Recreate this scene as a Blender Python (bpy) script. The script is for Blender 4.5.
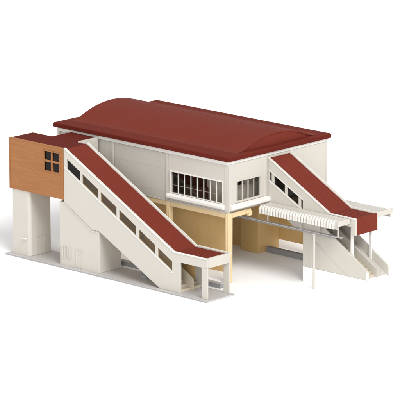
import bpy, bmesh, math, random
from mathutils import Vector, Matrix
from mathutils.geometry import tessellate_polygon
random.seed(4)
S = bpy.context.scene
C = S.collection
for o in list(bpy.data.objects): bpy.data.objects.remove(o)

# ---------------------------------------------------------------- camera
cam = bpy.data.objects.new('camera', bpy.data.cameras.new('camera'))
C.objects.link(cam); S.camera = cam
fw = Vector((-0.66292707, 0.71157928, -0.23277163)).normalized()
rt = fw.cross(Vector((0, 0, 1))).normalized(); up = rt.cross(fw)
M = Matrix((rt, up, -fw)).transposed().to_4x4()
M.translation = Vector((285.81509921, -311.92818757, 112.05396548))
cam.matrix_world = M
cam.data.sensor_fit = 'HORIZONTAL'
cam.data.angle = 2 * math.atan(200 / 3500)
cam.data.clip_start = 10; cam.data.clip_end = 4000

# ---------------------------------------------------------------- world, lamps, exposure
w = bpy.data.worlds.new('World'); S.world = w; w.use_nodes = True
bg = w.node_tree.nodes['Background']
bg.inputs[0].default_value = (1, 0.995, 0.99, 1); bg.inputs[1].default_value = 0.76

def area(name, loc, target, size, power, col=(1, .985, .965)):
    l = bpy.data.lights.new(name, 'AREA'); l.shape = 'SQUARE'; l.size = size; l.energy = power; l.color = col
    o = bpy.data.objects.new(name, l); C.objects.link(o); o.location = loc
    d = Vector(target) - Vector(loc)
    o.rotation_euler = d.to_track_quat('-Z', 'Y').to_euler()
    return o
area('key_softbox', (600, -250, 620), (-8, 5, 5), 360, 6100000)
area('fill_softbox', (400, -640, 210), (-12, 0, 6), 330, 1500000, (1, .99, .98))
S.view_settings.view_transform = 'Standard'; S.view_settings.look = 'None'
S.view_settings.gamma = 1; S.view_settings.exposure = 0.0

# ---------------------------------------------------------------- materials
def mat(name, col, rough=.5, spec=.4, var=.06, scale=1.5, bump=.0, bscale=20, stripes=None, grain=None, dirt=0.0):
    m = bpy.data.materials.new(name); m.use_nodes = True
    nt = m.node_tree; N = nt.nodes; L = nt.links
    b = N['Principled BSDF']
    b.inputs['Roughness'].default_value = rough
    b.inputs['Specular IOR Level'].default_value = spec
    tc = N.new('ShaderNodeTexCoord')
    no = N.new('ShaderNodeTexNoise'); no.inputs['Scale'].default_value = scale; no.inputs['Detail'].default_value = 5
    L.new(tc.outputs['Object'], no.inputs['Vector'])
    mx = N.new('ShaderNodeMix'); mx.data_type = 'RGBA'
    mx.inputs['A'].default_value = (*[c * (1 - var) for c in col], 1)
    mx.inputs['B'].default_value = (*[min(1, c * (1 + var)) for c in col], 1)
    L.new(no.outputs['Fac'], mx.inputs['Factor'])
    out = mx.outputs['Result']
    if grain:
        mp = N.new('ShaderNodeMapping'); mp.inputs['Scale'].default_value = grain
        L.new(tc.outputs['Object'], mp.inputs['Vector'])
        n2 = N.new('ShaderNodeTexNoise'); n2.inputs['Scale'].default_value = 1; n2.inputs['Detail'].default_value = 4
        L.new(mp.outputs['Vector'], n2.inputs['Vector'])
        cr = N.new('ShaderNodeMapRange'); cr.inputs['From Min'].default_value = .35; cr.inputs['From Max'].default_value = .65
        cr.inputs['To Min'].default_value = .9; cr.inputs['To Max'].default_value = 1.08
        L.new(n2.outputs['Fac'], cr.inputs['Value'])
        vm = N.new('ShaderNodeVectorMath'); vm.operation = 'SCALE'
        L.new(out, vm.inputs[0]); L.new(cr.outputs['Result'], vm.inputs['Scale'])
        out = vm.outputs['Vector']
    L.new(out, b.inputs['Base Color'])
    r2 = N.new('ShaderNodeMapRange'); r2.inputs['To Min'].default_value = max(0, rough - .08); r2.inputs['To Max'].default_value = min(1, rough + .08)
    L.new(no.outputs['Fac'], r2.inputs['Value']); L.new(r2.outputs['Result'], b.inputs['Roughness'])
    if stripes:   # fine board grooves
        wv = N.new('ShaderNodeTexWave'); wv.bands_direction = 'Z'; wv.inputs['Scale'].default_value = stripes / 2; wv.wave_profile = 'SAW'
        L.new(tc.outputs['Object'], wv.inputs['Vector'])
        bw = N.new('ShaderNodeBump'); bw.inputs['Strength'].default_value = .5; bw.inputs['Distance'].default_value = .05
        L.new(wv.outputs['Fac'], bw.inputs['Height']); L.new(bw.outputs['Normal'], b.inputs['Normal'])
    elif bump:
        n3 = N.new('ShaderNodeTexNoise'); n3.inputs['Scale'].default_value = bscale; n3.inputs['Detail'].default_value = 3
        L.new(tc.outputs['Object'], n3.inputs['Vector'])
        bp = N.new('ShaderNodeBump'); bp.inputs['Strength'].default_value = bump; bp.inputs['Distance'].default_value = .02
        L.new(n3.outputs['Fac'], bp.inputs['Height']); L.new(bp.outputs['Normal'], b.inputs['Normal'])
    return m
WHITE = mat('ivory_plastic', (.548, .522, .472), .42, .4, .03, .35, .15, 9)
PANEL = mat('panel_plastic', (.50, .477, .432), .5, .35, .04, .3, .2, 12)
TRIM = mat('bright_trim_plastic', (.73, .715, .68), .35, .45, .02, 1)
BEIGE = mat('beige_step_plastic', (.55, .485, .385), .5, .35, .05, 2)
RED = mat('red_roof_plastic', (.168, .031, .020), .6, .05, .06, .5, .25, 7)
DRED = mat('dark_red_roof_plastic', (.118, .020, .014), .65, .02, .05, .5, .25, 7)
ORANGE = mat('orange_wood_panel', (.35, .147, .052), .55, .25, .04, .6, .2, 12, grain=(.3, .3, 11), stripes=2.6)
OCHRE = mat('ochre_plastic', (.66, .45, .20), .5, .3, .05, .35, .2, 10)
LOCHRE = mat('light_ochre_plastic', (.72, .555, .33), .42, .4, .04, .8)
GREY = mat('grey_base_plastic', (.50, .485, .475), .55, .3, .06, .6, .2, 8)
DGREY = mat('dark_grey_plastic', (.22, .215, .22), .5, .3, .08, 1)
RIMRED = mat('roof_margin_plastic', (.140, .024, .016), .65, .03, .06, .5, .25, 7)
MGREY = mat('mid_grey_plastic', (.29, .29, .30), .45, .35, .06, 1)
DARK = mat('dim_interior_tone', (.06, .035, .028), .5, .3, .2, 1)  # dimness of the unlit rooms put into the colour
CURT = mat('pale_interior_plastic', (.62, .61, .59), .6, .3, .08, 1.2)
EDGE = mat('edge_grey_plastic', (.36, .36, .37), .5, .3, .06, 1)
FLOOR = mat('white_sweep_paper', (.97, .97, .97), .9, .1, .0, .05)
PLAT = mat('white_board', (.96, .96, .95), .8, .1, .0, .05)

def glass(name, tint, fac):
    m = bpy.data.materials.new(name); m.use_nodes = True
    nt = m.node_tree; N = nt.nodes; L = nt.links
    for n in list(N): N.remove(n)
    o = N.new('ShaderNodeOutputMaterial'); t = N.new('ShaderNodeBsdfTransparent'); g = N.new('ShaderNodeBsdfGlossy')
    t.inputs['Color'].default_value = (*tint, 1); g.inputs['Roughness'].default_value = .06
    no = N.new('ShaderNodeTexNoise'); no.inputs['Scale'].default_value = .8
    tc = N.new('ShaderNodeTexCoord'); L.new(tc.outputs['Object'], no.inputs['Vector'])
    bp = N.new('ShaderNodeBump'); bp.inputs['Strength'].default_value = .15; bp.inputs['Distance'].default_value = .1
    L.new(no.outputs['Fac'], bp.inputs['Height']); L.new(bp.outputs['Normal'], g.inputs['Normal'])
    mx = N.new('ShaderNodeMixShader'); mx.inputs['Fac'].default_value = fac
    L.new(t.outputs[0], mx.inputs[1]); L.new(g.outputs[0], mx.inputs[2]); L.new(mx.outputs[0], o.inputs['Surface'])
    return m
GLASS = glass('clear_window_plastic', (.84, .82, .79), .035)
BGLASS = glass('smoked_window_plastic', (.88, .76, .52), .05)
KGLASS = glass('dark_window_plastic', (.22, .2, .18), .03)

# ---------------------------------------------------------------- helpers
def link(name, bm, m, parent=None, bevel=.05, seg=2, smooth=False):
    bmesh.ops.recalc_face_normals(bm, faces=bm.faces)
    me = bpy.data.meshes.new(name); bm.to_mesh(me); bm.free()
    me.materials.append(m)
    if smooth:
        for p in me.polygons: p.use_smooth = True
    o = bpy.data.objects.new(name, me); C.objects.link(o)
    if parent is not None: o.parent = parent
    if bevel:
        b = o.modifiers.new('bevel', 'BEVEL'); b.width = bevel; b.segments = seg; b.limit_method = 'ANGLE'; b.angle_limit = math.radians(35)
    return o
def box(bm, x0, x1, y0, y1, z0, z1):
    v = [bm.verts.new((x, y, z)) for x in (x0, x1) for y in (y0, y1) for z in (z0, z1)]
    for f in ((0, 1, 3, 2), (4, 6, 7, 5), (0, 4, 5, 1), (2, 3, 7, 6), (0, 2, 6, 4), (1, 5, 7, 3)):
        bm.faces.new([v[i] for i in f])
def poly(bm, plane, a, b, outer, holes=()):
    """closed plate: outline (and holes) in the XZ ('Y') or YZ ('X') or XY ('Z') plane, from a to b along the named axis"""
    def P(p, t):
        return {'Y': (p[0], t, p[1]), 'X': (t, p[0], p[1]), 'Z': (p[0], p[1], t)}[plane]
    loops = [list(outer)] + [list(h) for h in holes]
    flat = [p for l in loops for p in l]
    tris = tessellate_polygon([[Vector((p[0], p[1], 0)) for p in l] for l in loops])
    A = [bm.verts.new(P(p, a)) for p in flat]; B = [bm.verts.new(P(p, b)) for p in flat]
    for t in tris:
        try:
            bm.faces.new([A[i] for i in t]); bm.faces.new([B[i] for i in reversed(t)])
        except ValueError: pass
    k = 0
    for l in loops:
        n = len(l)
        for i in range(n):
            j = (i + 1) % n
            bm.faces.new((A[k + i], A[k + j], B[k + j], B[k + i]))
        k += n
def cyl(bm, x, y, z0, z1, r, n=20, r2=None):
    bmesh.ops.create_cone(bm, cap_ends=True, segments=n, radius1=r, radius2=r if r2 is None else r2, depth=z1 - z0,
                          matrix=Matrix.Translation((x, y, (z0 + z1) / 2)))
def B(name, m, parent, *dims, bevel=.05):
    bm = bmesh.new()
    for d in dims: box(bm, *d)
    return link(name, bm, m, parent, bevel)
def PL(name, m, parent, plane, a, b, outer, holes=(), bevel=.05):
    bm = bmesh.new(); poly(bm, plane, a, b, outer, holes)
    return link(name, bm, m, parent, bevel)
def rect(x0, x1, z0, z1): return [(x0, z0), (x1, z0), (x1, z1), (x0, z1)]
def thing(name, label, cat, loc, group=None):
    o = bpy.data.objects.new(name, None); C.objects.link(o)
    o['label'] = label; o['category'] = cat
    if group: o['group'] = group
    return o, Vector(loc)
def settle(o, loc):
    """put the Empty at the thing's base and keep its parts where they were built"""
    o.location = loc
    for c in o.children: c.matrix_parent_inverse = Matrix.Translation(-Vector(loc))
def tag(o, label=None, cat=None, group=None, kind=None):
    for k, v in (('label', label), ('category', cat), ('group', group), ('kind', kind)):
        if v: o[k] = v
    return o

# ================================================================ setting
bm = bmesh.new()
vs = [bm.verts.new(p) for p in ((-1500, -1500, 0), (1500, -1500, 0), (1500, 1500, 0), (-1500, 1500, 0))]
bm.faces.new(vs)
tag(link('ground', bm, FLOOR, None, 0), kind='structure')
tag(PL('platform', PLAT, None, 'Z', .002, 1.98, [(6.02, 7.31), (16.6, 7.31), (17.6, 7.31), (17.6, 12.6), (6.05, 12.6)], bevel=.03), kind='structure')

Y1, Y2 = -7.82, -3.61
# base plate and base beams
bp_, l_ = thing('base_plate', 'pale grey flat base plate under the front covered staircase', 'base plate', (-13.5, -6, 0))
B('plate', GREY, bp_, (-31.3, 4.3, -8.45, -3.35, .003, .16), bevel=.03)
B('edge_strip', EDGE, bp_, (-31.34, 4.34, -8.56, -8.45, .003, .10), bevel=.02)
settle(bp_, l_)
t_, l_ = thing('base_beam', 'grey low base beam running just behind the front staircase base plate', 'base beam', (-10, -1.8, 0), 'grey base beams on the floor')
B('beam', MGREY, t_, (-27, .8, -2.35, -1.6, .003, .52), bevel=.03)
B('cap', GREY, t_, (-27, .8, -2.30, -1.65, .522, .62), bevel=.02)
settle(t_, l_)
t_, l_ = thing('base_beam', 'grey low base beam far under the building beside the tan lift shaft', 'base beam', (-6, 15.7, 0), 'grey base beams on the floor')
B('beam', MGREY, t_, (-7.3, 7, 15.3, 15.7, .003, .72), bevel=.03)
B('cap', DGREY, t_, (-7.3, 7, 15.34, 15.66, .722, .80), bevel=.02)
settle(t_, l_)

# ================================================================ main building
L_, W, Z0, ZE = -30.0, 18.78, 9.2, 15.70
bd, l_ = thing('station_building', 'large raised station building with dark red barrel roof and ivory walls on ochre posts', 'building', (-15, 9, 0))
# --- walls
win = rect(-9.72, -.92, 10.22, 12.92)
PL('front_wall', WHITE, bd, 'Y', 0, .3, rect(-10.3, 0, 9.2, ZE - .01), [win])
bm = bmesh.new()
poly(bm, 'Y', .06, .3, rect(L_, -10.302, 9.2, ZE - .01))
link('front_panel_wall', bm, PANEL, bd, .02)
# raised cladding panels, joints between them are real gaps
bm = bmesh.new()
xs = [-29.9, -27.9, -25.8, -23.7, -21.6, -20.25]
xs2 = [-19.75, -17.6, -15.45, -13.3, -11.9, -10.62]
for X in (xs, xs2):
    for a, b in zip(X, X[1:]):
        for c, d in ((9.24, 10.1), (10.1, 13.1), (13.1, 15.12)):
            box(bm, a + .01, b - .01, .035, .058, c + .01, d - .01)
link('cladding', bm, PANEL, bd, .008, 1)
for x in (-20.2, -10.6):
    B('pilaster', WHITE, bd, (x, x + .42, -.10, -.002, 9.2, 15.18), bevel=.04)
B('pilaster', WHITE, bd, (-.52, .0, -.06, -.002, 9.2, 15.18), bevel=.04)
B('pilaster', WHITE, bd, (L_, L_ + .4, -.08, -.002, 9.2, 15.18), bevel=.04)
B('cornice', TRIM, bd, (L_ - .06, .1, -.16, -.002, 15.2, 15.66), bevel=.05)
B('cornice', TRIM, bd, (.002, .14, .0, W + .04, 15.28, 15.66), bevel=.05)
PL('side_wall', WHITE, bd, 'X', -.3, 0, rect(.302, W - .302, 9.2, ZE - .01), [rect(1.65, 5.92, 10.36, 12.86)])
B('pilaster', WHITE, bd, (.002, .06, .0, .95, 9.2, 15.26), bevel=.03)
B('pilaster', WHITE, bd, (.002, .10, 6.62, 7.05, 9.2, 15.26), bevel=.03)
B('back_wall', WHITE, bd, (L_, 0, W - .3, W, 9.2, ZE - .01))
B('far_side_wall', WHITE, bd, (L_, L_ + .3, .302, W - .302, 9.2, ZE - .01))
# --- ledges
def ledge(dims, prof_axis):
    pass
bm = bmesh.new()
poly(bm, 'X', -10.35, -.55, [(-.004, 9.42), (-.34, 9.46), (-.42, 9.56), (-.42, 9.82), (-.36, 9.93), (-.1, 10.1), (-.004, 10.12)])
link('window_ledge', bm, TRIM, bd, .05)
bm = bmesh.new()
poly(bm, 'Y', .2, 7.35, [(.064, 9.42), (.50, 9.46), (.56, 9.56), (.56, 9.82), (.5, 9.92), (.14, 10.1), (.064, 10.1)])
link('window_ledge', bm, TRIM, bd, .05)
# --- front window: frame, mullions, panes
fr, _ = bpy.data.objects.new('window', None), 0
def window_front(x0, x1, z0, z1, n, rail):
    bm = bmesh.new(); poly(bm, 'Y', -.12, -.004, rect(x0 - .22, x1 + .14, z0 - .06, z1 + .16), [rect(x0 + .02, x1 - .02, z0 + .02, z1 - .02)])
    f = link('window', bm, TRIM, bd, .03)
    for i in range(1, n):
        x = x0 + (x1 - x0) * i / n
        B('mullion', TRIM, f, (x - .036, x + .036, .03, .16, z0 + .005, z1 - .005), bevel=.02)
    B('rail', CURT, f, (x0 + .01, x1 - .01, .40, .46, z0 + .85, z0 + .93), bevel=.02)
    B('pane', GLASS, f, (x0 + .005, x1 - .005, .175, .195, z0 + .005, z1 - .005), bevel=0)
window_front(-9.72, -.92, 10.22, 12.92, 8, 1)
def window_side(y0, y1, z0, z1, n):
    bm = bmesh.new(); poly(bm, 'X', .004, .07, rect(y0 - .16, y1 + .16, z0 - .2, z1 + .16), [rect(y0 + .02, y1 - .02, z0 + .02, z1 - .02)])
    f = link('window', bm, WHITE, bd, .02)
    for i in range(1, n):
        y = y0 + (y1 - y0) * i / n
        B('mullion', WHITE, f, (-.18, -.05, y - .05, y + .05, z0 + .005, z1 - .005), bevel=.02)
    B('pane', GLASS, f, (-.215, -.195, y0 + .005, y1 - .005, z0 + .005, z1 - .005), bevel=0)
window_side(1.65, 5.92, 10.36, 12.86, 4)
# --- interior seen through the glass
B('floor_slab', WHITE, bd, (L_ + .302, -.302, .302, W - .302, 9.0, 9.4), bevel=0)
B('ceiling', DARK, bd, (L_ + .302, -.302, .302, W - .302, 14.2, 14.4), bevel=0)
B('dim_hall_backing', DARK, bd, (-16, -4.6, 3.4, 3.6, 9.402, 14.19), bevel=0)  # dark plate, paints the dim hall behind the left panes
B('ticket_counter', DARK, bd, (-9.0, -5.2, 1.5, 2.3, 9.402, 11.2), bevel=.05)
B('pane_brightener', CURT, bd, (-5.4, -3.9, 2.0, 2.2, 9.402, 14.19), (-3.85, -2.4, 1.6, 1.8, 9.402, 14.0), (-1.5, -1.35, 2.4, 4.6, 9.402, 11.9), (-1.9, -1.7, 4.7, 7.6, 9.402, 12.6), bevel=.03)  # pale plates added behind the glass to lighten the panes
B('inner_screen', MGREY, bd, (-3.6, -3.4, 2.3, 9.0, 9.402, 14.19), bevel=.03)
# --- roof: flat slab, barrel vault, lunettes
rf = B('roof', RIMRED, bd, (L_ - .35, .38, -.42, W + .2, ZE, 16.30), bevel=.09)

ya, yb, zc_, rise = 3.3, 16.2, 16.30, 1.62
hw = (yb - ya) / 2; R = (hw * hw + rise * rise) / (2 * rise); yc = (ya + yb) / 2; zo = zc_ + rise - R; th = math.asin(hw / R)
NS = 72
def arc(r, t): return (yc + r * math.sin(t), zo + r * math.cos(t))
bm = bmesh.new()
def vault(u, lift=0):   # u in -1..1: circular arc that flares softly into the flat margin
    s_ = u * 1.21
    h = zo + math.sqrt(max(0, (R + lift) ** 2 - (s_ * hw) ** 2)) - zc_ - .02
    return (yc + s_ * hw, zc_ + .5 * (h + math.sqrt(h * h + .08)) - .025 * abs(u) ** 3)
o_ = [vault(-1 + 2 * i / NS) for i in range(NS + 1)]
i_ = [(yc + (p[0] - yc) * .955, zc_ + (p[1] - zc_) * .86 - .0) for p in o_]
i_[0] = (i_[0][0], zc_ + .002); i_[-1] = (i_[-1][0], zc_ + .002)
prof = [(p[0], max(p[1], zc_ + .003)) for p in o_] + list(reversed(i_))
poly(bm, 'X', -29.55, -.55, prof)
B('fascia_shade', DRED, rf, (L_ - .40, .43, -.47, -.422, ZE + .02, 16.2), (.382, .43, -.42, W + .2, ZE + .02, 16.2), bevel=.02)  # darker red strip added, paints in the shade on the eave faces
v_ = link('barrel_vault', bm, RED, rf, .05)
# standing seams over the vault
bm = bmesh.new()
for k in range(37):
    x = -29.0 + k * .765
    o2 = [(p[0], p[1] + .008) for p in o_[4:-4]]
    i2 = [(p[0], p[1] - .03) for p in o_[4:-4]]
    poly(bm, 'X', x, x + .09, o2 + list(reversed(i2)))
link('roof_seams', bm, RED, rf, 0)
for xa in (-29.4, -.86):
    lun = [(yc + (p[0] - yc) * .95, zc_ + .004 + (p[1] - zc_) * .845) for p in o_]
    PL('lunette', RED, rf, 'X', xa, xa + .2, lun, bevel=0)
# --- lower storey: beams, posts, ochre walls
B('beam', LOCHRE, bd, (L_, -.60, .05, .7, 8.35, 8.998), bevel=.06)
B('beam', LOCHRE, bd, (-.60, .0, .87, 4.3, 8.35, 9.0), bevel=.06)
B('beam_bracket', LOCHRE, bd, (-.35, .18, 3.7, 4.35, 8.1, 8.75), (-.2, .3, 3.2, 3.68, 8.5, 8.9), bevel=.1)
B('fascia_strip', WHITE, bd, (L_, -.0, -.02, .3, 9.0, 9.198), bevel=.02)
for x in (-.6, -10.75, -20.6):
    p = B('post', LOCHRE, bd, (x, x + .6, .0, .85, .003, 9.0), bevel=.06)
    B('post_rib', LOCHRE, p, (x + .22, x + .34, -.08, -.002, .003, 8.99), bevel=.02)
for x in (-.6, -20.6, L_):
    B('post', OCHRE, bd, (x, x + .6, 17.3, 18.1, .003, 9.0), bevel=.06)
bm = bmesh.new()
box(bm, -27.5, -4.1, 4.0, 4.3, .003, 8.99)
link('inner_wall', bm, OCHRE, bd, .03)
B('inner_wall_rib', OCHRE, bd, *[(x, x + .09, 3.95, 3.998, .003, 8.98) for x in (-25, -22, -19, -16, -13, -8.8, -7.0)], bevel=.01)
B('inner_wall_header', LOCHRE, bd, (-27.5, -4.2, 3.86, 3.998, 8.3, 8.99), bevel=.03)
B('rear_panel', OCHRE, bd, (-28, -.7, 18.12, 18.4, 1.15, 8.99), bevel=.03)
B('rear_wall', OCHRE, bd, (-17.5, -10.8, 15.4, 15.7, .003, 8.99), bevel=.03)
settle(bd, l_)

# tan lift shaft
t_, l_ = thing('lift_shaft', 'plain tan square lift shaft standing under the building behind the grey beam', 'lift shaft', (-9, 16, 0))
B('shaft_wall', OCHRE, t_, (-10.6, -7.55, 14.0, 18.1, .003, 8.2), bevel=.06)
B('shaft_cap', LOCHRE, t_, (-10.5, -7.65, 14.1, 18.0, 8.202, 8.97), bevel=.04)
settle(t_, l_)

# ================================================================ landing room (orange box, corridor, rear pier)
lr, l_ = thing('landing_room', 'orange wood panelled box room with four-pane window on an ivory pier, far left', 'landing room', (-27, -5.5, .16))
xl, xr, zb, zt = -30.9, -21.12, 8.75, 15.45
wx0, wx1, wz0, wz1 = -24.55, -21.85, 12.12, 14.62
mx_, mz_ = (wx0 + wx1) / 2, (wz0 + wz1) / 2
hol = [rect(wx0, mx_ - .13, wz0, mz_ - .13), rect(mx_ + .13, wx1, wz0, mz_ - .13), rect(wx0, mx_ - .13, mz_ + .13, wz1), rect(mx_ + .13, wx1, mz_ + .13, wz1)]
PL('front_panel', ORANGE, lr, 'Y', Y1 - .06, Y1 + .2, rect(xl, xr, zb, zt), hol, bevel=.04)
B('panel_edge', ORANGE, lr, (xl, xr, Y1 - .11, Y1 - .062, zt - .16, zt), (xl, xl + .14, Y1 - .11, Y1 - .062, zb, zt - .162), (xr - .14, xr, Y1 - .11, Y1 - .062, zb, zt - .162), bevel=.015)
f = B('window', ORANGE, lr, (wx0 - .18, wx0 - .02, Y1 - .12, Y1 - .062, wz0 - .16, wz1 + .16), (wx1 + .02, wx1 + .18, Y1 - .12, Y1 - .062, wz0 - .16, wz1 + .16),
      (wx0 - .018, wx1 + .018, Y1 - .12, Y1 - .062, wz0 - .16, wz0 - .02), (wx0 - .018, wx1 + .018, Y1 - .12, Y1 - .062, wz1 + .02, wz1 + .16), bevel=.015)
for h in hol:
    B('pane', KGLASS, f, (h[0][0] + .004, h[1][0] - .004, Y1 + .1, Y1 + .12, h[0][1] + .004, h[2][1] - .004), bevel=0)
B('side_panel', ORANGE, lr, (xl, xl + .25, Y1 + .202, Y2 - .002, zb, zt - .24), bevel=.03)
B('back_panel', ORANGE, lr, (xl, -27.6, Y2, Y2 + .2, zb, zt - .2), bevel=.03)
B('corridor_wall', WHITE, lr, (-27.6, -27.4, Y2 + .0, -.2, zb, 15.2), bevel=.03)
B('corridor_wall', WHITE, lr, (-22.75, -22.45, Y2 + .31, -.2, zb, 15.42), bevel=.03)
B('floor', ORANGE, lr, (xl + .252, xr, Y1 + .202, Y2 - .002, zb + .02, zb + .3), bevel=.03)
B('corridor_floor', WHITE, lr, (-27.398, -22.752, Y2 + .0, -.2, zb, zb + .3), bevel=.03)
B('pane_backing', DARK, lr, (xl + .3, -21.5, Y2 - .3, Y2 - .05, zb + .32, 15.0), bevel=0)
bm = bmesh.new()
poly(bm, 'Z', 15.22, 15.38, [(xl + .01, Y1 + .202), (-20.9, Y1 + .29), (-20.9, Y2 - .31), (-22.46, Y2 - .31), (-22.76, Y2 - .02), (-22.76, -.18), (-27.4, -.18), (-27.4, Y2 - .02), (xl + .01, Y2 - .02)])
link('roof', bm, DRED, lr, .03)
bm = bmesh.new()
poly(bm, 'Z', .163, zb - .002, [(-30.6, -7.7), (-27.85, -7.7), (-27.62, -7.6), (-27.5, -7.35), (-27.5, -3.9), (-30.6, -3.9)])
pr_ = link('pier', bm, WHITE, lr, .06, 3)
B('pier_plinth', WHITE, pr_, (-30.66, -27.9, -7.76, -7.702, .163, .6), bevel=.02)
B('door_frame', WHITE, pr_, (-27.498, -27.44, -6.6, -6.45, .163, 2.7), (-27.498, -27.44, -5.1, -4.95, .163, 2.7), (-27.498, -27.44, -6.448, -5.102, 2.55, 2.7), bevel=.015)
B('wall_lamp', TRIM, pr_, (-28.5, -27.9, -7.98, -7.702, 2.35, 2.58), bevel=.06)
settle(lr, l_)

# ================================================================ front covered staircase
st, l_ = thing('covered_staircase', 'long ivory covered staircase with red roof and six slanted windows in front of building', 'staircase', (-9, -5.7, .16), 'covered staircases')
def wtop(x): return 14.02 - .556 * (x + 20.29)
def wbot(x): return 12.76 - .553 * (x + 20.3)
wins = [(-20.5, -18.2), (-17.82, -15.02), (-14.58, -11.80), (-11.34, -8.40), (-7.96, -5.12), (-4.68, -2.25)]
side = [(-21.1, 15.5), (-20.85, 15.5), (-1.9, 5.33), (3.68, 5.33), (3.68, 4.08), (-.88, 4.08), (-.88, .163), (-4.35, .163), (-14.86, 5.66), (-16.1, 5.7), (-21.1, 8.55)]
holes = [[(a, wbot(a)), (b, wbot(b)), (b, wtop(b)), (a, wtop(a))] for a, b in wins]
PL('side_wall', WHITE, st, 'Y', Y1, Y1 + .28, side, holes, bevel=.04)
PL('side_wall', WHITE, st, 'Y', Y2 - .28, Y2, [(-22.45, 15.5), (-20.85, 15.5), (-1.9, 5.33), (3.68, 5.33), (3.68, 4.08), (-.88, 4.08), (-.88, .163), (-4.35, .163), (-14.86, 5.66), (-16.1, 5.7), (-22.45, 8.9)], bevel=.04)
def band(a, b, f, t):  # sloping strip of thickness t hanging from line f
    return [(a, f(a)), (b, f(b)), (b, f(b) - t), (a, f(a) - t)]
rimline = lambda x: 15.5 - .5366 * (x + 20.85)
for ys in ((Y1 - .07, Y1 - .002), (Y2 + .002, Y2 + .07)):
    PL('rim', TRIM, st, 'Y', ys[0], ys[1], [(-21.0, 15.56), (-20.82, 15.56), (-1.88, 5.39), (3.74, 5.39), (3.74, 5.2), (-1.93, 5.2), (-20.9, 15.37), (-21.0, 15.37)], bevel=.02)
PL('window_trim', TRIM, st, 'Y', Y1 - .05, Y1 - .002, band(-20.95, -2.0, lambda x: wbot(x) - .03, .16), bevel=.02)
for a, b in wins:
    PL('window_pane', BGLASS if a > -20 else KGLASS, st, 'Y', Y1 + .14, Y1 + .16, [(a + .004, wbot(a)), (b - .004, wbot(b)), (b - .004, wtop(b)), (a + .004, wtop(a))], bevel=0)
def redroof(parent, ya, yb, line, nrib=7, name='roof'):
    bm = bmesh.new()
    up_ = line; dn = [(x, z - .22) for x, z in reversed(line)]
    poly(bm, 'Y', ya, yb, up_ + dn)
    for k in range(nrib):
        y = ya + (yb - ya) * (k + .5) / nrib
        poly(bm, 'Y', y - .035, y + .035, [(x, z + .035) for x, z in line] + [(x, z - .02) for x, z in reversed(line)])
    return link(name, bm, RED, parent, .015)
redroof(st, Y1 + .285, Y2 - .285, [(-20.88, 15.38), (-1.95, 5.2), (3.36, 5.2)])
B('end_fascia', WHITE, st, (3.38, 3.68, Y1 + .282, Y2 - .282, 4.08, 5.33), bevel=.03)
B('canopy_ceiling', WHITE, st, (-.9, 3.37, Y1 + .285, Y2 - .285, 4.72, 4.9), bevel=.02)
B('post', WHITE, st, (2.78, 3.66, Y1 + .01, Y1 + .27, .163, 4.078), bevel=.03)
B('post', WHITE, st, (2.78, 3.66, Y2 - .27, Y2 - .01, .163, 4.078), bevel=.03)
# steps
def steps(parent, x0, z0, n, run, rise_, ya, yb, m, depth=1.3, name='steps'):
    pts = []
    x, z = x0, z0
    for i in range(n):
        pts += [(x, z), (x, z + rise_)]; x -= run; z += rise_
    pts += [(x, z), (x, z - depth)]
    # underside
    pts += [(x0 - depth / (rise_ / run) * 1.0, z0)] if depth else []
    bm = bmesh.new(); poly(bm, 'Y', ya, yb, pts)
    return link(name, bm, m, parent, .02)
PL('pane_backing', OCHRE, st, 'Y', Y2 - .36, Y2 - .29, [(-20.8, 15.1), (-1.95, 4.9), (-1.95, .3), (-3.9, .3), (-14.9, 6.0), (-20.8, 9.0)], bevel=0)  # tan plate added behind the panes, bounced warm light put into its colour
steps(st, -1.0, .163, 25, .68, .352, Y1 + .285, Y2 - .285, BEIGE)
PL('stringer', BEIGE, st, 'Y', -5.75, -5.55, [(-.62, .163), (-.62, 1.55), (-.95, 1.85), (-9.0, 6.4), (-9.0, 5.2), (-1.3, .163)], bevel=.03)
# pier
bm = bmesh.new()
poly(bm, 'Y', Y1 + .06, -3.8, [(-21.95, .163), (-14.92, .163), (-14.92, 5.62), (-16.1, 5.64), (-21.0, 8.45), (-21.95, 8.45)])
pi = link('pier', bm, WHITE, st, .05, 3)
PL('pier_trim', WHITE, pi, 'Y', Y1 - .03, Y1 + .058, [(-20.95, 8.42), (-16.15, 5.56), (-14.9, 5.5), (-14.9, 5.36), (-16.2, 5.42), (-20.95, 8.26)], bevel=.02)
g = B('louvre', WHITE, pi, (-21.75, -19.9, Y1 - .01, Y1 + .058, 2.62, 2.78), (-21.75, -19.9, Y1 - .01, Y1 + .058, 1.08, 1.22), *[(-21.75 + k * .29, -21.75 + k * .29 + .13, Y1 - .01, Y1 + .058, 1.222, 2.618) for k in range(7)], bevel=.015)
B('door', WHITE, pi, (-19.05, -18.93, Y1 + .0, Y1 + .058, .3, 2.7), (-17.97, -17.85, Y1 + .0, Y1 + .058, .3, 2.7), (-18.928, -17.972, Y1 + .0, Y1 + .058, 2.58, 2.7), (-18.928, -17.972, Y1 + .0, Y1 + .058, .3, .4), (-18.6, -18.45, Y1 + .0, Y1 + .058, 1.9, 2.2), bevel=.015)
B('pier_plinth', WHITE, pi, (-21.98, -14.88, Y1 + .01, Y1 + .058, .163, .28), bevel=.015)
B('drain_box', DGREY, pi, (-22.4, -21.952, -7.2, -6.6, 1.9, 2.5), bevel=.05)
bm = bmesh.new(); cyl(bm, -9.3, -5.2, .163, 3.3, .38); cyl(bm, -9.3, -5.2, .163, .55, .62); 
link('support_column', bm, MGREY, st, .04)
settle(st, l_)

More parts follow.
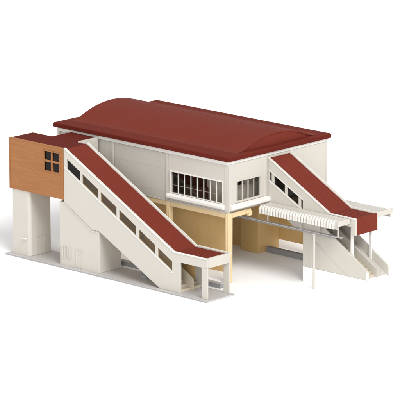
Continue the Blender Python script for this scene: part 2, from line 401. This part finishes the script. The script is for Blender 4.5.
# ================================================================ right covered staircase
rs, l_ = thing('covered_staircase', 'short ivory covered staircase with red roof coming out of the right end wall', 'staircase', (11, 9.5, 2), 'covered staircases')
YA, YB = 7.3, 11.6
from_px = lambda: None
W1 = [(1.15, 12.87), (2.95, 11.35), (2.95, 10.48), (1.15, 11.93)]
def rtop(x): return 13.14 - .515 * (x - .6)
def rbot(x): return 12.02 - .515 * (x - .6)
rw = [(.38, .68), (1.12, 2.9), (3.38, 5.2), (5.6, 5.9)]
rh = [[(a, rbot(a)), (b, rbot(b)), (b, rtop(b)), (a, rtop(a))] for a, b in rw]
front = [(.145, 15.08), (10.42, 9.52), (14.62, 9.5), (14.62, 7.36), (13.95, 7.36), (13.95, 8.35), (9.7, 8.35), (9.7, 7.36), (16.42, 3.2), (16.55, 2.9), (16.55, 2.0),
         (6.0, 2.0), (6.0, 6.25), (5.6, 6.7), (4.9, 6.95), (4.0, 7.05), (3.4, 7.5), (.145, 9.1)]
PL('side_wall', WHITE, rs, 'Y', YA, YA + .25, front, rh, bevel=.04)
back = [(.145, 15.08), (10.42, 9.52), (14.62, 9.5), (14.62, 7.36), (9.7, 7.36), (16.42, 3.2), (16.55, 2.9), (16.55, 2.0), (6.0, 2.0), (6.0, 6.25), (.145, 9.1)]
PL('side_wall', WHITE, rs, 'Y', YB - .25, YB, back, bevel=.04)
PL('rim', TRIM, rs, 'Y', YA - .07, YA - .002, [(.15, 15.14), (10.4, 9.59), (14.66, 9.57), (14.66, 9.38), (10.36, 9.4), (.15, 14.93)], bevel=.02)
PL('rim', TRIM, rs, 'Y', YB + .002, YB + .07, [(.15, 15.14), (10.4, 9.59), (14.66, 9.57), (14.66, 9.38), (10.36, 9.4), (.15, 14.93)], bevel=.02)
PL('window_trim', TRIM, rs, 'Y', YA - .045, YA - .002, [(.2, rbot(.2) - .05), (6.1, rbot(6.1) - .05), (6.1, rbot(6.1) - .2), (.2, rbot(.2) - .2)], bevel=.015)
PL('window_trim', TRIM, rs, 'Y', YA - .045, YA - .002, [(.2, rtop(.2) + .2), (5.95, rtop(5.95) + .2), (5.95, rtop(5.95) + .08), (.2, rtop(.2) + .08)], bevel=.015)
for a, b in rw:
    PL('window_pane', KGLASS, rs, 'Y', YA + .12, YA + .14, [(a + .004, rbot(a)), (b - .004, rbot(b)), (b - .004, rtop(b)), (a + .004, rtop(a))], bevel=0)
redroof(rs, YA + .255, YB - .255, [(.15, 14.95), (10.4, 9.42), (14.38, 9.4)])
B('end_fascia', RED, rs, (14.4, 14.64, YA + .252, YB - .252, 7.36, 9.52), bevel=.03)
B('wall_seam', WHITE, rs, (7.2, 7.32, YA - .03, YA - .002, 2.02, 6.9), bevel=.01)
PL('wall_trim', WHITE, rs, 'Y', YA - .04, YA - .002, [(7.8, 5.9), (8.1, 5.4), (13.6, 2.02), (13.4, 2.02), (8.0, 5.25), (7.7, 5.7)], bevel=.015)
PL('middle_rail', PANEL, rs, 'Y', 9.3, 9.5, [(8.0, 8.3), (16.1, 3.25), (16.42, 3.1), (16.42, 2.0), (14.5, 2.0), (8.0, 6.3)], bevel=.03)
steps(rs, 16.0, 2.0, 20, .52, .318, YA + .252, 9.298, BEIGE, depth=1.4)
PL('ramp', PANEL, rs, 'Y', 9.502, YB - .252, [(16.2, 2.0), (15.9, 2.3), (5.6, 8.7), (5.6, 7.6), (14.5, 2.0)], bevel=.02)
B('rail_cap', TRIM, rs, (16.38, 16.6, YA - .03, YA + .27, 2.0, 3.0), bevel=.03)
for x, y in ((13.75, 7.72), (13.75, 11.2)):
    B('post', TRIM, rs, (x - .2, x + .2, y - .12, y + .12, 3.4, 9.2), bevel=.03)
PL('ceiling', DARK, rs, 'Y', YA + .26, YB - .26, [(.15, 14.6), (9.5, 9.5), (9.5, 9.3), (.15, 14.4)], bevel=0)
settle(rs, l_)

# ================================================================ platform canopies
def canopy(label, ya, yb, sgn, x0, x1, front):
    t, l = thing('platform_canopy', label, 'canopy', ((x0 + x1) / 2, (ya + yb) / 2, 2), 'platform canopies')
    yo = ya if sgn > 0 else yb          # outer edge
    yi = yb if sgn > 0 else ya
    q = lambda d: yo + sgn * d
    bm = bmesh.new()
    poly(bm, 'X', x0, x1, [(yi, 9.36), (q(.55), 9.30), (q(.25), 9.16), (q(.2), 8.9), (q(.2), 8.30), (q(.34), 8.30), (q(.34), 8.85), (q(.5), 9.08), (yi, 9.12)])
    link('roof_sheet', bm, WHITE, t, .02)
    bm = bmesh.new()
    n = int((x1 - .1 - x0) / .465)
    for k in range(n):
        x = x0 + .1 + k * .465
        poly(bm, 'X', x, x + .26, [(q(.62), 9.35), (q(.42), 9.36), (q(.14), 9.22), (q(.0), 8.96), (q(.0), 8.30), (q(.195), 8.28), (q(.195), 8.9), (q(.24), 9.17), (q(.5), 9.28), (q(.62), 9.29)])
    link('ribbed_fascia', bm, TRIM, t, .05, 2)
    B('end_cap', WHITE, t, (x1 + .002, x1 + .2, min(q(0), yi), max(q(0), yi), 8.75, 9.42), bevel=.03)
    if front:
        B('beam', MGREY, t, (-4.6, 12.2, 5.85, 6.1, 6.88, 7.10), bevel=.03)
        B('beam_flange', GREY, t, (-4.6, 13.6, 5.75, 6.25, 7.102, 7.18), bevel=.02)
        B('lower_panel', WHITE, t, (5.2, 9.6, 6.3, 6.45, 7.15, 8.4), bevel=.02)
        for x in (1.2, 6.8, 12.9):
            B('hanger', WHITE, t, (x, x + .12, 5.9, 6.08, 7.182, 9.11), bevel=.02)
        bm = bmesh.new(); cyl(bm, 9.42, 5.5, .003, 6.95, .15)
        link('post', bm, WHITE, t, .02)
        B('post_arm', WHITE, t, (9.25, 9.6, 5.3, 5.84, 6.952, 7.1), bevel=.02)
    settle(t, l)
canopy('ivory ribbed platform canopy with grey beam, in front of the short right staircase', 5.0, 7.22, 1, .57, 13.6, True)
canopy('ivory platform canopy behind the short right staircase, its end showing past the red roof', 11.7, 15.1, -1, .15, 13.9, False)
